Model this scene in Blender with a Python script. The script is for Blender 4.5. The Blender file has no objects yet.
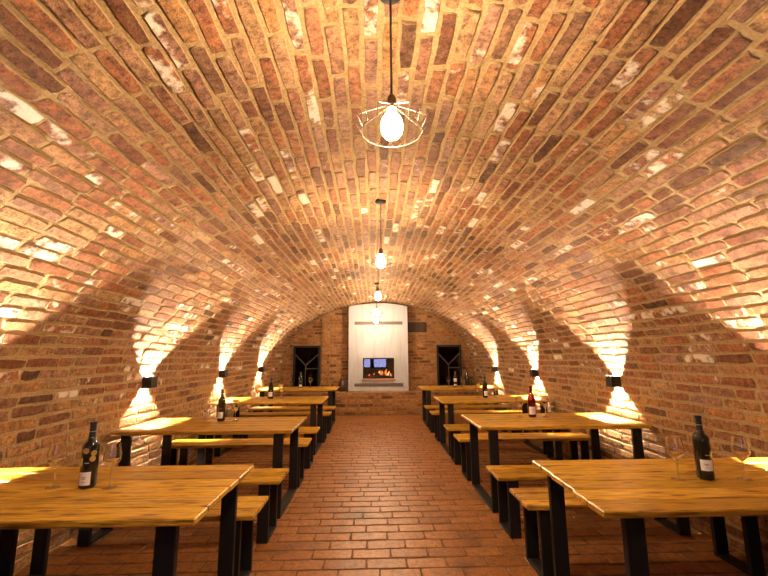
import bpy, math, random
import numpy as np
from mathutils import Matrix, Vector

random.seed(7)
rng = np.random.default_rng(7)
SC = bpy.context.scene
COL = SC.collection

# ------------------------------------------------------------------ camera, world, exposure
F_PX, PITCH, YAW, ROLL, CAM_H = 405.0, 0.167, 0.027, -0.007, 1.397
cam_d = bpy.data.cameras.new('camera'); cam = bpy.data.objects.new('camera', cam_d); COL.objects.link(cam)
cam_d.sensor_width = 36.0; cam_d.lens = F_PX / 768 * 36.0
cam_d.clip_start = 0.02; cam_d.clip_end = 100
_fw = Vector((math.sin(YAW), math.cos(YAW), 0)); _R = Vector((math.cos(YAW), -math.sin(YAW), 0))
_F = _fw * math.cos(PITCH) + Vector((0, 0, math.sin(PITCH)))
_D = _fw * math.sin(PITCH) - Vector((0, 0, math.cos(PITCH)))
cr_, sr_ = math.cos(ROLL), math.sin(ROLL)
_Rr = _R * cr_ - _D * sr_; _Dr = _R * sr_ + _D * cr_
_m = Matrix(((_Rr.x, -_Dr.x, -_F.x, 0), (_Rr.y, -_Dr.y, -_F.y, 0), (_Rr.z, -_Dr.z, -_F.z, CAM_H), (0, 0, 0, 1)))
cam.matrix_world = _m
SC.camera = cam

world = bpy.data.worlds.new('world'); SC.world = world; world.use_nodes = True
world.node_tree.nodes['Background'].inputs[0].default_value = (0.30, 0.36, 0.55, 1)
world.node_tree.nodes['Background'].inputs[1].default_value = 0.0

SC.view_settings.view_transform = 'Standard'
SC.view_settings.look = 'None'
SC.view_settings.gamma = 1.0
SC.view_settings.use_curve_mapping = False
SC.view_settings.exposure = 0.08
SC.cycles.transparent_max_bounces = 32
SC.cycles.sample_clamp_indirect = 8.0

BULB_COL, BULB_E = (1.0, 0.735, 0.43), 1150.0
LED_COL, LED_E = (1.0, 0.84, 0.62), 185000.0
WINDOW_COL, WINDOW_E = (0.50, 0.49, 1.0), 2.8

# ------------------------------------------------------------------ projection (only used to rank bricks by size)
def project(P):
    P = np.asarray(P, float) - np.array([0, 0, CAM_H])
    x = P @ np.array(_Rr); y = P @ np.array(_Dr); z = P @ np.array(_F)
    z = np.where(z < 0.05, np.nan, z)
    return 384 + F_PX * x / z, 288 + F_PX * y / z

# ------------------------------------------------------------------ materials
def mat(name):
    m = bpy.data.materials.new(name); m.use_nodes = True
    nt = m.node_tree; nt.nodes.clear()
    out = nt.nodes.new('ShaderNodeOutputMaterial')
    return m, nt, out
def N(nt, t, **kw):
    n = nt.nodes.new('ShaderNode' + t)
    for k, v in kw.items(): setattr(n, k, v)
    return n
def L(nt, a, b): nt.links.new(a, b)
def noise(nt, vec, scale, detail=4, rough=0.55):
    n = N(nt, 'TexNoise'); n.inputs['Scale'].default_value = scale; n.inputs['Detail'].default_value = detail
    n.inputs['Roughness'].default_value = rough
    if vec is not None: L(nt, vec, n.inputs['Vector'])
    return n.outputs['Fac']
def ramp(nt, fac, stops, interp='LINEAR'):
    r = N(nt, 'ValToRGB'); r.color_ramp.interpolation = interp
    e = r.color_ramp.elements
    while len(e) < len(stops): e.new(0.5)
    for el, (p, c) in zip(e, stops):
        el.position = p; el.color = (*c, 1) if len(c) == 3 else c
    L(nt, fac, r.inputs['Fac']); return r.outputs['Color']
def mixc(nt, fac, a, b, blend='MIX'):
    n = N(nt, 'Mix', data_type='RGBA', blend_type=blend)
    for s, v in ((n.inputs[0], fac), (n.inputs[6], a), (n.inputs[7], b)):
        if isinstance(v, (int, float)): s.default_value = v
        elif isinstance(v, tuple): s.default_value = (*v, 1)
        else: L(nt, v, s)
    return n.outputs[2]
def math_(nt, op, a, b=0.0, c=None):
    n = N(nt, 'Math', operation=op)
    for s, v in zip(n.inputs, (a, b, c)):
        if v is None: continue
        if isinstance(v, (int, float)): s.default_value = v
        else: L(nt, v, s)
    return n.outputs[0]
def bsdf(nt, out, color, rough=0.6, spec=0.5, metal=0.0, bump=None, bump_s=0.3, bump_d=0.01, coat=0.0):
    b = N(nt, 'BsdfPrincipled')
    if isinstance(color, tuple): b.inputs['Base Color'].default_value = (*color, 1)
    else: L(nt, color, b.inputs['Base Color'])
    if isinstance(rough, (int, float)): b.inputs['Roughness'].default_value = rough
    else: L(nt, rough, b.inputs['Roughness'])
    b.inputs['Specular IOR Level'].default_value = spec
    b.inputs['Metallic'].default_value = metal
    b.inputs['Coat Weight'].default_value = coat
    b.inputs['Coat Roughness'].default_value = 0.15
    if bump is not None:
        n = N(nt, 'Bump'); n.inputs['Strength'].default_value = bump_s; n.inputs['Distance'].default_value = bump_d
        L(nt, bump, n.inputs['Height']); L(nt, n.outputs[0], b.inputs['Normal'])
    L(nt, b.outputs[0], out.inputs[0]); return b

def rnd_value(nt):
    a = N(nt, 'Attribute', attribute_type='GEOMETRY', attribute_name='rnd')
    o = N(nt, 'ObjectInfo')
    s = math_(nt, 'ADD', a.outputs['Fac'], o.outputs['Random'])
    return math_(nt, 'FRACT', s)

def brick_material(name, stops, lime, spec=0.25, rough=0.75, grime=0.5, bump_s=0.8, smear=0.28, grain=0.85, rim_col=(0.36, 0.245, 0.125), stain=0.0):
    m, nt, out = mat(name)
    pos = N(nt, 'NewGeometry').outputs['Position']
    r = rnd_value(nt)
    r2 = math_(nt, 'FRACT', math_(nt, 'MULTIPLY', r, 7.31))
    r3 = math_(nt, 'FRACT', math_(nt, 'MULTIPLY', r, 23.7))
    base = ramp(nt, r, stops)
    # each brick samples its own patch of noise
    off = N(nt, 'VectorMath', operation='ADD'); L(nt, pos, off.inputs[0])
    cmb = N(nt, 'CombineXYZ'); L(nt, math_(nt, 'MULTIPLY', r2, 40.0), cmb.inputs[0]); L(nt, math_(nt, 'MULTIPLY', r3, 40.0), cmb.inputs[1])
    L(nt, cmb.outputs[0], off.inputs[1]); v = off.outputs[0]
    n1 = noise(nt, v, 11, 5, 0.65)
    n2 = noise(nt, v, 30, 5, 0.65)
    n3 = noise(nt, v, 120, 3, 0.6)
    c = mixc(nt, ramp(nt, n1, [(0.32, (1, 1, 1)), (0.52, (0, 0, 0))]), base, (0.10, 0.04, 0.022))
    c = mixc(nt, grime, base, c)
    tint = ramp(nt, n2, [(0.34, (0.42, 0.36, 0.34)), (0.5, (1, 1, 1)), (0.66, (1.6, 1.45, 1.35))])
    c = mixc(nt, grain, c, tint, 'MULTIPLY')
    tint2 = ramp(nt, n3, [(0.34, (0.62, 0.58, 0.56)), (0.55, (1.1, 1.1, 1.1))])
    c = mixc(nt, grain * 0.7, c, tint2, 'MULTIPLY')
    # mortar smeared over the faces, dark pits
    sm = ramp(nt, noise(nt, pos, 17, 6, 0.7), [(0.50, (0, 0, 0)), (0.68, (1, 1, 1))])
    c = mixc(nt, math_(nt, 'MULTIPLY', sm, smear), c, (0.38, 0.26, 0.14))
    pit = ramp(nt, noise(nt, v, 38, 5, 0.7), [(0.33, (1, 1, 1)), (0.42, (0, 0, 0))])
    c = mixc(nt, math_(nt, 'MULTIPLY', pit, 0.75), c, (0.05, 0.02, 0.012))
    # lime wash left on some bricks
    lm = noise(nt, v, 9, 6, 0.62)
    th = math_(nt, 'SUBTRACT', 0.80, math_(nt, 'MULTIPLY', math_(nt, 'POWER', r2, 4.0), lime))
    fac = math_(nt, 'MULTIPLY', math_(nt, 'SUBTRACT', lm, th), 8.0)
    fac = math_(nt, 'MINIMUM', math_(nt, 'MAXIMUM', fac, 0.0), 0.8)
    c = mixc(nt, fac, c, (0.74, 0.66, 0.58))
    # mortar lapping over the arrises
    ra = N(nt, 'Attribute', attribute_type='GEOMETRY', attribute_name='rim').outputs['Fac']
    rn = math_(nt, 'MULTIPLY_ADD', noise(nt, pos, 34, 4, 0.65), 1.5, -0.75)
    rf = ramp(nt, math_(nt, 'ADD', ra, rn), [(0.50, (0, 0, 0)), (0.72, (1, 1, 1))])
    c = mixc(nt, math_(nt, 'MULTIPLY', rf, 0.85), c, rim_col)
    if stain:
        sn = ramp(nt, noise(nt, pos, 2.2, 4, 0.6), [(0.30, (1, 1, 1)), (0.44, (0, 0, 0))])
        c = mixc(nt, math_(nt, 'MULTIPLY', sn, stain), c, (0.06, 0.025, 0.012))
    h = math_(nt, 'ADD', math_(nt, 'MULTIPLY', n1, 0.9), math_(nt, 'ADD', math_(nt, 'MULTIPLY', n2, 0.5), math_(nt, 'MULTIPLY', n3, 0.25)))
    bsdf(nt, out, c, rough, spec, bump=h, bump_s=bump_s, bump_d=0.012)
    return m

def mortar_material(name, c0, c1, bump_s=0.7):
    m, nt, out = mat(name)
    pos = N(nt, 'NewGeometry').outputs['Position']
    n1 = noise(nt, pos, 5, 5, 0.6); n2 = noise(nt, pos, 60, 5, 0.6)
    c = ramp(nt, n1, [(0.3, c0), (0.7, c1)])
    c = mixc(nt, 0.7, c, ramp(nt, n2, [(0.3, (0.55, 0.5, 0.45)), (0.6, (1.1, 1.1, 1.1))]), 'MULTIPLY')
    bsdf(nt, out, c, 0.9, 0.15, bump=n2, bump_s=bump_s, bump_d=0.012)
    return m

M_VAULT = brick_material('old_vault_brick', [(0.0, (0.071, 0.030, 0.016)), (0.12, (0.202, 0.072, 0.033)), (0.28, (0.302, 0.119, 0.053)),
    (0.42, (0.227, 0.119, 0.086)), (0.55, (0.336, 0.172, 0.066)), (0.68, (0.286, 0.152, 0.109)), (0.80, (0.386, 0.230, 0.105)), (0.90, (0.134, 0.059, 0.039)), (1.0, (0.311, 0.127, 0.055))], 0.42, grime=0.75)
M_WALLB = brick_material('old_wall_brick', [(0.0, (0.097, 0.039, 0.017)), (0.15, (0.238, 0.099, 0.035)), (0.35, (0.352, 0.163, 0.058)),
    (0.55, (0.396, 0.215, 0.078)), (0.75, (0.317, 0.155, 0.062)), (0.92, (0.194, 0.082, 0.035)), (1.0, (0.370, 0.189, 0.074))], 0.08, grime=0.6, rim_col=(0.34, 0.22, 0.11))
M_FLOORB = brick_material('floor_brick', [(0.0, (0.230, 0.086, 0.021)), (0.3, (0.313, 0.125, 0.029)), (0.6, (0.350, 0.142, 0.036)),
    (0.85, (0.276, 0.103, 0.025)), (1.0, (0.331, 0.129, 0.036))], 0.0, spec=0.32, rough=0.40, grime=0.5, bump_s=0.3, smear=0.0, grain=0.5, rim_col=(0.20, 0.10, 0.045), stain=0.55)
M_MORTAR = mortar_material('lime_mortar', (0.31, 0.205, 0.10), (0.43, 0.295, 0.155))
M_BACKM = mortar_material('dark_back_mortar', (0.25, 0.14, 0.065), (0.35, 0.21, 0.105))
M_WALLM = mortar_material('wall_mortar', (0.30, 0.19, 0.09), (0.42, 0.285, 0.15))
M_FLOORM = mortar_material('floor_mortar', (0.15, 0.07, 0.034), (0.24, 0.12, 0.058))

def procedural_brick_wall(name):
    m, nt, out = mat(name)
    pos = N(nt, 'NewGeometry').outputs['Position']
    mp = N(nt, 'Mapping'); mp.inputs['Rotation'].default_value = (math.pi / 2, 0, 0); L(nt, pos, mp.inputs[0])
    b = N(nt, 'TexBrick'); L(nt, mp.outputs[0], b.inputs[0])
    b.inputs['Scale'].default_value = 1.0; b.inputs['Brick Width'].default_value = 0.3; b.inputs['Row Height'].default_value = 0.083
    b.inputs['Mortar Size'].default_value = 0.008
    b.inputs['Color1'].default_value = (0.42, 0.19, 0.1, 1); b.inputs['Color2'].default_value = (0.3, 0.13, 0.08, 1)
    b.inputs['Mortar'].default_value = (0.45, 0.32, 0.19, 1)
    bsdf(nt, out, b.outputs[0], 0.85, 0.2)
    return m
M_FRONT = procedural_brick_wall('entrance_brick')

def wood_material():
    m, nt, out = mat('honey_pine')
    tc = N(nt, 'TexCoord').outputs['Object']
    o = N(nt, 'ObjectInfo').outputs['Random']
    off = N(nt, 'VectorMath', operation='ADD'); L(nt, tc, off.inputs[0])
    cmb = N(nt, 'CombineXYZ')
    for i, k in enumerate((31.0, 17.0, 53.0)): L(nt, math_(nt, 'MULTIPLY', o, k), cmb.inputs[i])
    L(nt, cmb.outputs[0], off.inputs[1])
    st = N(nt, 'Mapping'); st.inputs['Scale'].default_value = (1.2, 14, 14); L(nt, off.outputs[0], st.inputs[0])
    g = noise(nt, st.outputs[0], 3.0, 6, 0.6)
    st2 = N(nt, 'Mapping'); st2.inputs['Scale'].default_value = (3, 60, 60); L(nt, off.outputs[0], st2.inputs[0])
    g2 = noise(nt, st2.outputs[0], 3.0, 3, 0.5)
    c = ramp(nt, g, [(0.34, (0.22, 0.095, 0.008)), (0.44, (0.46, 0.25, 0.022)), (0.54, (0.62, 0.37, 0.045)), (0.66, (0.40, 0.20, 0.018))])
    c = mixc(nt, 0.95, c, ramp(nt, g2, [(0.33, (0.32, 0.25, 0.18)), (0.46, (0.95, 0.93, 0.9)), (0.6, (1.15, 1.15, 1.15))]), 'MULTIPLY')
    tone = ramp(nt, o, [(0.0, (0.70, 0.64, 0.55)), (0.5, (0.98, 0.98, 0.98)), (1.0, (1.16, 1.14, 1.08))])
    c = mixc(nt, 1.0, c, tone, 'MULTIPLY')
    # knots: stretched voronoi cells
    st3 = N(nt, 'Mapping'); st3.inputs['Scale'].default_value = (2.4, 9, 1); L(nt, off.outputs[0], st3.inputs[0])
    vo = N(nt, 'TexVoronoi', voronoi_dimensions='2D'); vo.inputs['Scale'].default_value = 1.0; L(nt, st3.outputs[0], vo.inputs['Vector'])
    kn = ramp(nt, vo.outputs['Distance'], [(0.06, (1, 1, 1)), (0.12, (0, 0, 0))])
    rings = ramp(nt, vo.outputs['Distance'], [(0.1, (0.6, 0.6, 0.6)), (0.26, (0, 0, 0))])
    c = mixc(nt, math_(nt, 'MULTIPLY', rings, 0.5), c, (0.38, 0.17, 0.035))
    c = mixc(nt, kn, c, (0.14, 0.05, 0.015))
    bsdf(nt, out, c, 0.29, 0.5, bump=g2, bump_s=0.25, bump_d=0.003)
    return m
M_WOOD = wood_material()

def plain(name, color, rough=0.5, spec=0.5, metal=0.0, var=0.12, scale=30, bump_s=0.15, coat=0.0):
    m, nt, out = mat(name)
    pos = N(nt, 'NewGeometry').outputs['Position']
    n = noise(nt, pos, scale, 4)
    c = mixc(nt, n, tuple(x * (1 - var) for x in color), tuple(min(1, x * (1 + var)) for x in color))
    bsdf(nt, out, c, rough, spec, metal, bump=n, bump_s=bump_s, bump_d=0.002, coat=coat)
    return m
M_STEEL = plain('black_powder_coated_steel', (0.010, 0.009, 0.010), 0.55, 0.25)
M_SCONCE = plain('black_lamp_metal', (0.008, 0.007, 0.007), 0.5, 0.25)
M_BRASS = plain('dark_bronze', (0.10, 0.06, 0.035), 0.35, 0.5, 0.8)
M_WIRE = plain('copper_wire', (0.02, 0.012, 0.009), 0.5, 0.2, 0.0)
M_CORD = plain('dark_cable', (0.06, 0.03, 0.02), 0.6)
def plaster():
    m, nt, out = mat('white_chimney_plaster')
    pos = N(nt, 'NewGeometry').outputs['Position']
    st = N(nt, 'Mapping'); st.inputs['Scale'].default_value = (9, 9, 0.9); L(nt, pos, st.inputs[0])
    n = noise(nt, st.outputs[0], 1.0, 5, 0.6); n2 = noise(nt, pos, 3.0, 4)
    c = ramp(nt, n, [(0.30, (0.36, 0.355, 0.38)), (0.52, (0.44, 0.44, 0.51))])
    c = mixc(nt, 0.3, c, ramp(nt, n2, [(0.3, (0.8, 0.8, 0.8)), (0.6, (1, 1, 1))]), 'MULTIPLY')
    bsdf(nt, out, c, 0.8, 0.2, bump=n2, bump_s=0.05, bump_d=0.004); return m
M_PLASTER = plaster()
M_GRILLE = plain('grey_vent_metal', (0.17, 0.13, 0.11), 0.5, 0.3)
M_GRILLED = plain('dark_vent_slot', (0.05, 0.035, 0.03), 0.7)
M_SOOT = plain('sooty_firebox', (0.02, 0.015, 0.013), 0.9, 0.1)
M_DARKWOOD = plain('dark_stained_wood', (0.045, 0.022, 0.014), 0.6, 0.3, scale=12)
M_HATCH = plain('brown_hatch_wood', (0.055, 0.024, 0.013), 0.6, 0.3, scale=12)
M_LOG = plain('burning_log_bark', (0.06, 0.03, 0.02), 0.9, 0.1, var=0.5, scale=40)
M_FOIL = plain('black_foil_capsule', (0.01, 0.01, 0.012), 0.35, 0.5)
M_LABEL = plain('paper_wine_label', (0.82, 0.79, 0.80), 0.6, 0.3, var=0.03)
M_INK = plain('label_ink', (0.25, 0.20, 0.22), 0.6, 0.2)
M_PALEINK = plain('pale_print', (0.45, 0.42, 0.36), 0.5, 0.3)
M_GOLD = plain('gold_medal_sticker', (0.62, 0.42, 0.14), 0.3, 0.5, 0.6)
M_DARKGLASS = plain('dark_bottle_glass', (0.010, 0.011, 0.007), 0.07, 0.6, bump_s=0.0)
M_OLIVEGLASS = plain('olive_bottle_glass', (0.022, 0.020, 0.004), 0.07, 0.6, bump_s=0.0)
M_CERAMIC = plain('brown_glazed_ceramic', (0.06, 0.03, 0.018), 0.3, 0.5)

def thin_glass(name, tint, f0=0.04, edge=0.6):
    m, nt, out = mat(name)
    t = N(nt, 'BsdfTransparent'); t.inputs[0].default_value = (*tint, 1)
    g = N(nt, 'BsdfGlossy'); g.inputs['Roughness'].default_value = 0.02
    lw = N(nt, 'LayerWeight'); lw.inputs['Blend'].default_value = 0.5
    f = math_(nt, 'ADD', math_(nt, 'MULTIPLY', math_(nt, 'POWER', lw.outputs['Facing'], 4.0), edge), f0)
    mx = N(nt, 'MixShader'); L(nt, f, mx.inputs[0]); L(nt, t.outputs[0], mx.inputs[1]); L(nt, g.outputs[0], mx.inputs[2])
    L(nt, mx.outputs[0], out.inputs[0]); return m
def real_glass(name, col, ior):
    m, nt, out = mat(name)
    g = N(nt, 'BsdfGlass'); g.inputs['Color'].default_value = (*col, 1); g.inputs['Roughness'].default_value = 0.0; g.inputs['IOR'].default_value = ior
    L(nt, g.outputs[0], out.inputs[0]); return m
M_GLASS = real_glass('clear_wine_glass', (1.0, 1.0, 1.0), 1.48)
M_FOOT = thin_glass('wine_glass_foot', (0.98, 0.98, 0.98), 0.28, 0.6)
M_WINE = real_glass('white_wine', (0.99, 0.94, 0.78), 1.34)
M_FIREGLASS = thin_glass('fire_door_glass', (0.85, 0.85, 0.85), 0.19, 0.6)
M_CABGLASS = thin_glass('dark_cabinet_glass', (0.25, 0.23, 0.22), 0.012, 0.2)
def rose_glass():
    m, nt, out = mat('rose_bottle_glass')
    b = bsdf(nt, out, (0.13, 0.012, 0.008), 0.08, 0.5)
    t = N(nt, 'BsdfTransparent'); t.inputs[0].default_value = (0.62, 0.16, 0.11, 1)
    mx = N(nt, 'MixShader'); mx.inputs[0].default_value = 0.45
    L(nt, b.outputs[0], mx.inputs[1]); L(nt, t.outputs[0], mx.inputs[2]); L(nt, mx.outputs[0], out.inputs[0])
    return m
M_ROSE = rose_glass()

def emit(name, col, e):
    m, nt, out = mat(name)
    n = N(nt, 'Emission'); n.inputs[0].default_value = (*col, 1); n.inputs[1].default_value = e
    L(nt, n.outputs[0], out.inputs[0]); return m
M_BULB = emit('lit_bulb', BULB_COL, BULB_E)
M_LED = emit('lit_led', LED_COL, LED_E)
M_FLAME = emit('flame', (1.0, 0.22, 0.04), 2.4)
M_FLAMECORE = emit('flame_core', (1.0, 0.48, 0.18), 3.6)
M_EMBER = emit('glowing_embers', (1.0, 0.18, 0.03), 1.2)
M_DAYLIGHT = emit('dusk_daylight_pane', WINDOW_COL, WINDOW_E)

# ------------------------------------------------------------------ mesh building
class MB:
    def __init__(self): self.v = []; self.f = []
    def add(self, vs, fs):
        b = len(self.v); self.v += [tuple(p) for p in vs]; self.f += [tuple(b + i for i in f) for f in fs]; return self
    def box(self, x0, x1, y0, y1, z0, z1, bev=0.0):
        if bev <= 0:
            vs = [(x, y, z) for z in (z0, z1) for y in (y0, y1) for x in (x0, x1)]
            return self.add(vs, [(0, 2, 3, 1), (4, 5, 7, 6), (0, 1, 5, 4), (2, 6, 7, 3), (0, 4, 6, 2), (1, 3, 7, 5)])
        b = bev; vs = []; idx = {}
        for sx in (0, 1):
            for sy in (0, 1):
                for sz in (0, 1):
                    X, Y, Z = (x0, x1)[sx], (y0, y1)[sy], (z0, z1)[sz]
                    dx, dy, dz = (b, -b)[sx], (b, -b)[sy], (b, -b)[sz]
                    idx[sx, sy, sz] = len(vs)
                    vs += [(X, Y + dy, Z + dz), (X + dx, Y, Z + dz), (X + dx, Y + dy, Z)]
        I = lambda a, k: idx[a] + k
        fs = []
        fs.append([I((0, 0, 0), 0), I((0, 0, 1), 0), I((0, 1, 1), 0), I((0, 1, 0), 0)])
        fs.append([I((1, 0, 0), 0), I((1, 1, 0), 0), I((1, 1, 1), 0), I((1, 0, 1), 0)])
        fs.append([I((0, 0, 0), 1), I((1, 0, 0), 1), I((1, 0, 1), 1), I((0, 0, 1), 1)])
        fs.append([I((0, 1, 0), 1), I((0, 1, 1), 1), I((1, 1, 1), 1), I((1, 1, 0), 1)])
        fs.append([I((0, 0, 0), 2), I((0, 1, 0), 2), I((1, 1, 0), 2), I((1, 0, 0), 2)])
        fs.append([I((0, 0, 1), 2), I((1, 0, 1), 2), I((1, 1, 1), 2), I((0, 1, 1), 2)])
        for sy in (0, 1):
            for sz in (0, 1): fs.append([I((0, sy, sz), 1), I((1, sy, sz), 1), I((1, sy, sz), 2), I((0, sy, sz), 2)])
        for sx in (0, 1):
            for sz in (0, 1): fs.append([I((sx, 0, sz), 0), I((sx, 1, sz), 0), I((sx, 1, sz), 2), I((sx, 0, sz), 2)])
            for sy in (0, 1): fs.append([I((sx, sy, 0), 0), I((sx, sy, 1), 0), I((sx, sy, 1), 1), I((sx, sy, 0), 1)])
        for a in idx: fs.append([I(a, 0), I(a, 1), I(a, 2)])
        return self.add(vs, fs)
    def lathe(self, prof, seg=24, c=(0, 0, 0), a0=0.0, a1=2 * math.pi):
        full = abs(a1 - a0 - 2 * math.pi) < 1e-6
        n = seg if full else seg + 1
        vs = []
        for r, z in prof:
            for k in range(n):
                a = a0 + (a1 - a0) * k / seg
                vs.append((c[0] + r * math.cos(a), c[1] + r * math.sin(a), c[2] + z))
        fs = []
        for i in range(len(prof) - 1):
            for k in range(seg):
                k2 = (k + 1) % n
                fs.append((i * n + k, i * n + k2, (i + 1) * n + k2, (i + 1) * n + k))
        return self.add(vs, fs)
    def tube(self, pts, r, seg=8, closed=False, r1=None):
        pts = [Vector(p) for p in pts]; n = len(pts); vs = []
        ref = Vector((0, 0, 1))
        for i, p in enumerate(pts):
            a = pts[(i - 1) % n] if (closed or i > 0) else p
            b = pts[(i + 1) % n] if (closed or i < n - 1) else p
            t = (b - a).normalized()
            rf = ref if abs(t.z) < 0.9 else Vector((1, 0, 0))
            u = t.cross(rf).normalized(); w = t.cross(u).normalized()
            rr = r if r1 is None else r + (r1 - r) * i / (n - 1)
            for k in range(seg):
                ang = 2 * math.pi * k / seg
                vs.append(p + u * math.cos(ang) * rr + w * math.sin(ang) * rr)
        fs = []
        for i in range(n if closed else n - 1):
            j = (i + 1) % n
            for k in range(seg):
                k2 = (k + 1) % seg
                fs.append((i * seg + k, i * seg + k2, j * seg + k2, j * seg + k))
        if not closed:
            fs.append(tuple(reversed(range(seg)))); fs.append(tuple((n - 1) * seg + k for k in range(seg)))
        return self.add(vs, fs)
    def bar(self, p, q, w, d):
        """rectangular bar from p to q in an xz plane; w across in plane, d along y"""
        p, q = Vector(p), Vector(q); t = (q - p).normalized(); u = Vector((-t.z, 0, t.x)) * w / 2; y = Vector((0, d / 2, 0))
        vs = [p - u - y, p + u - y, p + u + y, p - u + y, q - u - y, q + u - y, q + u + y, q - u + y]
        return self.add(vs, [(0, 1, 2, 3), (7, 6, 5, 4), (0, 4, 5, 1), (1, 5, 6, 2), (2, 6, 7, 3), (3, 7, 4, 0)])
    def mesh(self, name, m, smooth=None):
        me = bpy.data.meshes.new(name); me.from_pydata(self.v, [], self.f); me.update()
        import bmesh
        b = bmesh.new(); b.from_mesh(me); bmesh.ops.recalc_face_normals(b, faces=b.faces)
        if smooth is not None:
            for f in b.faces: f.smooth = True
            for e in b.edges:
                if len(e.link_faces) == 2 and e.calc_face_angle(0) > math.radians(smooth): e.smooth = False
        b.to_mesh(me); b.free()
        me.materials.append(m); return me
    def build(self, name, m, parent=None, smooth=None, loc=None):
        return link(name, self.mesh(name, m, smooth), parent, loc)

def link(name, data, parent=None, loc=None):
    o = bpy.data.objects.new(name, data); COL.objects.link(o)
    if parent is not None: o.parent = parent
    if loc is not None: o.location = loc
    return o
def tag(o, label=None, cat=None, group=None, kind=None):
    for k, v in (('label', label), ('category', cat), ('group', group), ('kind', kind)):
        if v: o[k] = v
    return o
def thing(name, label, cat, loc=(0, 0, 0), rz=0.0, group=None):
    o = link(name, None); o.location = loc; o.rotation_euler = (0, 0, rz); o.empty_display_size = 0.05
    return tag(o, label, cat, group)
def copy_tree(o, parent=None):
    c = o.copy(); COL.objects.link(c); c.parent = parent
    for ch in list(o.children): copy_tree(ch, c)
    return c

# ------------------------------------------------------------------ the room: dimensions
CX, HW, SPRING, RISE = 0.12, 2.50, 1.0, 1.78
Y_FRONT, Y_BRICK0, Y_BACK = -2.6, -0.3, 10.60
POD_Y, POD_Z = 10.10, 0.545

# arc-length table of the half ellipse, from the left spring to the right one
_t = np.linspace(math.pi, 0, 2001)
_px, _pz = HW * np.cos(_t), SPRING + RISE * np.sin(_t)
_s = np.concatenate([[0], np.cumsum(np.hypot(np.diff(_px), np.diff(_pz)))]); ARC = _s[-1]
def wob(y, s):
    return 0.012 * np.sin(1.3 * y + 0.9 * s) + 0.008 * np.sin(2.9 * y - 1.7 * s + 1.0) + 0.006 * np.sin(5.1 * s + 0.6 * y)
def arc(s):
    t = np.interp(s, _s, _t)
    x, z = HW * np.cos(t), RISE * np.sin(t)
    tx, tz = HW * np.sin(t), -RISE * np.cos(t)            # d/ds towards the right
    n = np.hypot(tx, tz); tx, tz = tx / n, tz / n
    return np.array([x + CX, z + SPRING]), np.array([tx, tz]), np.array([tz, -tx])   # point, tangent, inward normal
def vault_frame(s, y):
    p, t, n = arc(s)
    w = float(wob(y, s)) * min(1.0, s / 0.3, (ARC - s) / 0.3)
    o = Vector((p[0] + n[0] * w, y, p[1] + n[1] * w))
    return o, Vector((0, 1, 0)), Vector((t[0], 0, t[1])), Vector((n[0], 0, n[1]))

def structure(o): o['kind'] = 'structure'; return o

# vault shell
ys = np.linspace(Y_FRONT, Y_BACK, 70); ss = np.linspace(0, ARC, 90)
sh = MB(); vv = []
for y in ys:
    for s in ss:
        o, *_r = vault_frame(s, y); vv.append(o)
n = len(ss)
sh.add(vv, [(i * n + j, i * n + j + 1, (i + 1) * n + j + 1, (i + 1) * n + j) for i in range(len(ys) - 1) for j in range(n - 1)])
ceiling = structure(sh.build('ceiling', M_MORTAR, smooth=60))
T = 0.25
wall_left = structure(MB().box(CX - HW - T, CX - HW, Y_FRONT, Y_BACK, -0.1, SPRING).build('wall_left', M_WALLM))
wall_right = structure(MB().box(CX + HW, CX + HW + T, Y_FRONT, Y_BACK, -0.1, SPRING).build('wall_right', M_WALLM))
floor = structure(MB().box(CX - HW, CX + HW, Y_FRONT, Y_BACK, -0.1, 0).build('floor', M_FLOORM))
def end_wall(name, y0, y1, m):
    b = MB(); pts = [(CX - HW - 0.03, -0.1), (CX + HW + 0.03, -0.1)]
    for s in np.linspace(ARC, 0, 50):
        p, t, nn = arc(s); pts.append((p[0] - nn[0] * 0.04, p[1] - nn[1] * 0.04))
    k = len(pts)
    b.add([(x, y0, z) for x, z in pts] + [(x, y1, z) for x, z in pts],
          [tuple(range(k)), tuple(reversed(range(k, 2 * k)))] + [(i, (i + 1) % k, k + (i + 1) % k, k + i) for i in range(k)])
    return structure(b.build(name, m))
wall_back = end_wall('wall_back', Y_BACK, Y_BACK + 0.25, M_BACKM)
wall_front = end_wall('wall_front', Y_FRONT - 0.25, Y_FRONT, M_FRONT)
# outer skin of the vault so the room stays closed and dark from outside
sk = MB(); vv = []
for y in (Y_FRONT - 0.25, Y_BACK + 0.25):
    for s in np.linspace(0, ARC, 60):
        p, t, nn = arc(s); vv.append((p[0] - nn[0] * 0.25, y, p[1] - nn[1] * 0.25))
sk.add(vv, [(j, j + 1, 60 + j + 1, 60 + j) for j in range(59)])
sk.build('vault_back', M_MORTAR, ceiling)

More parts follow.
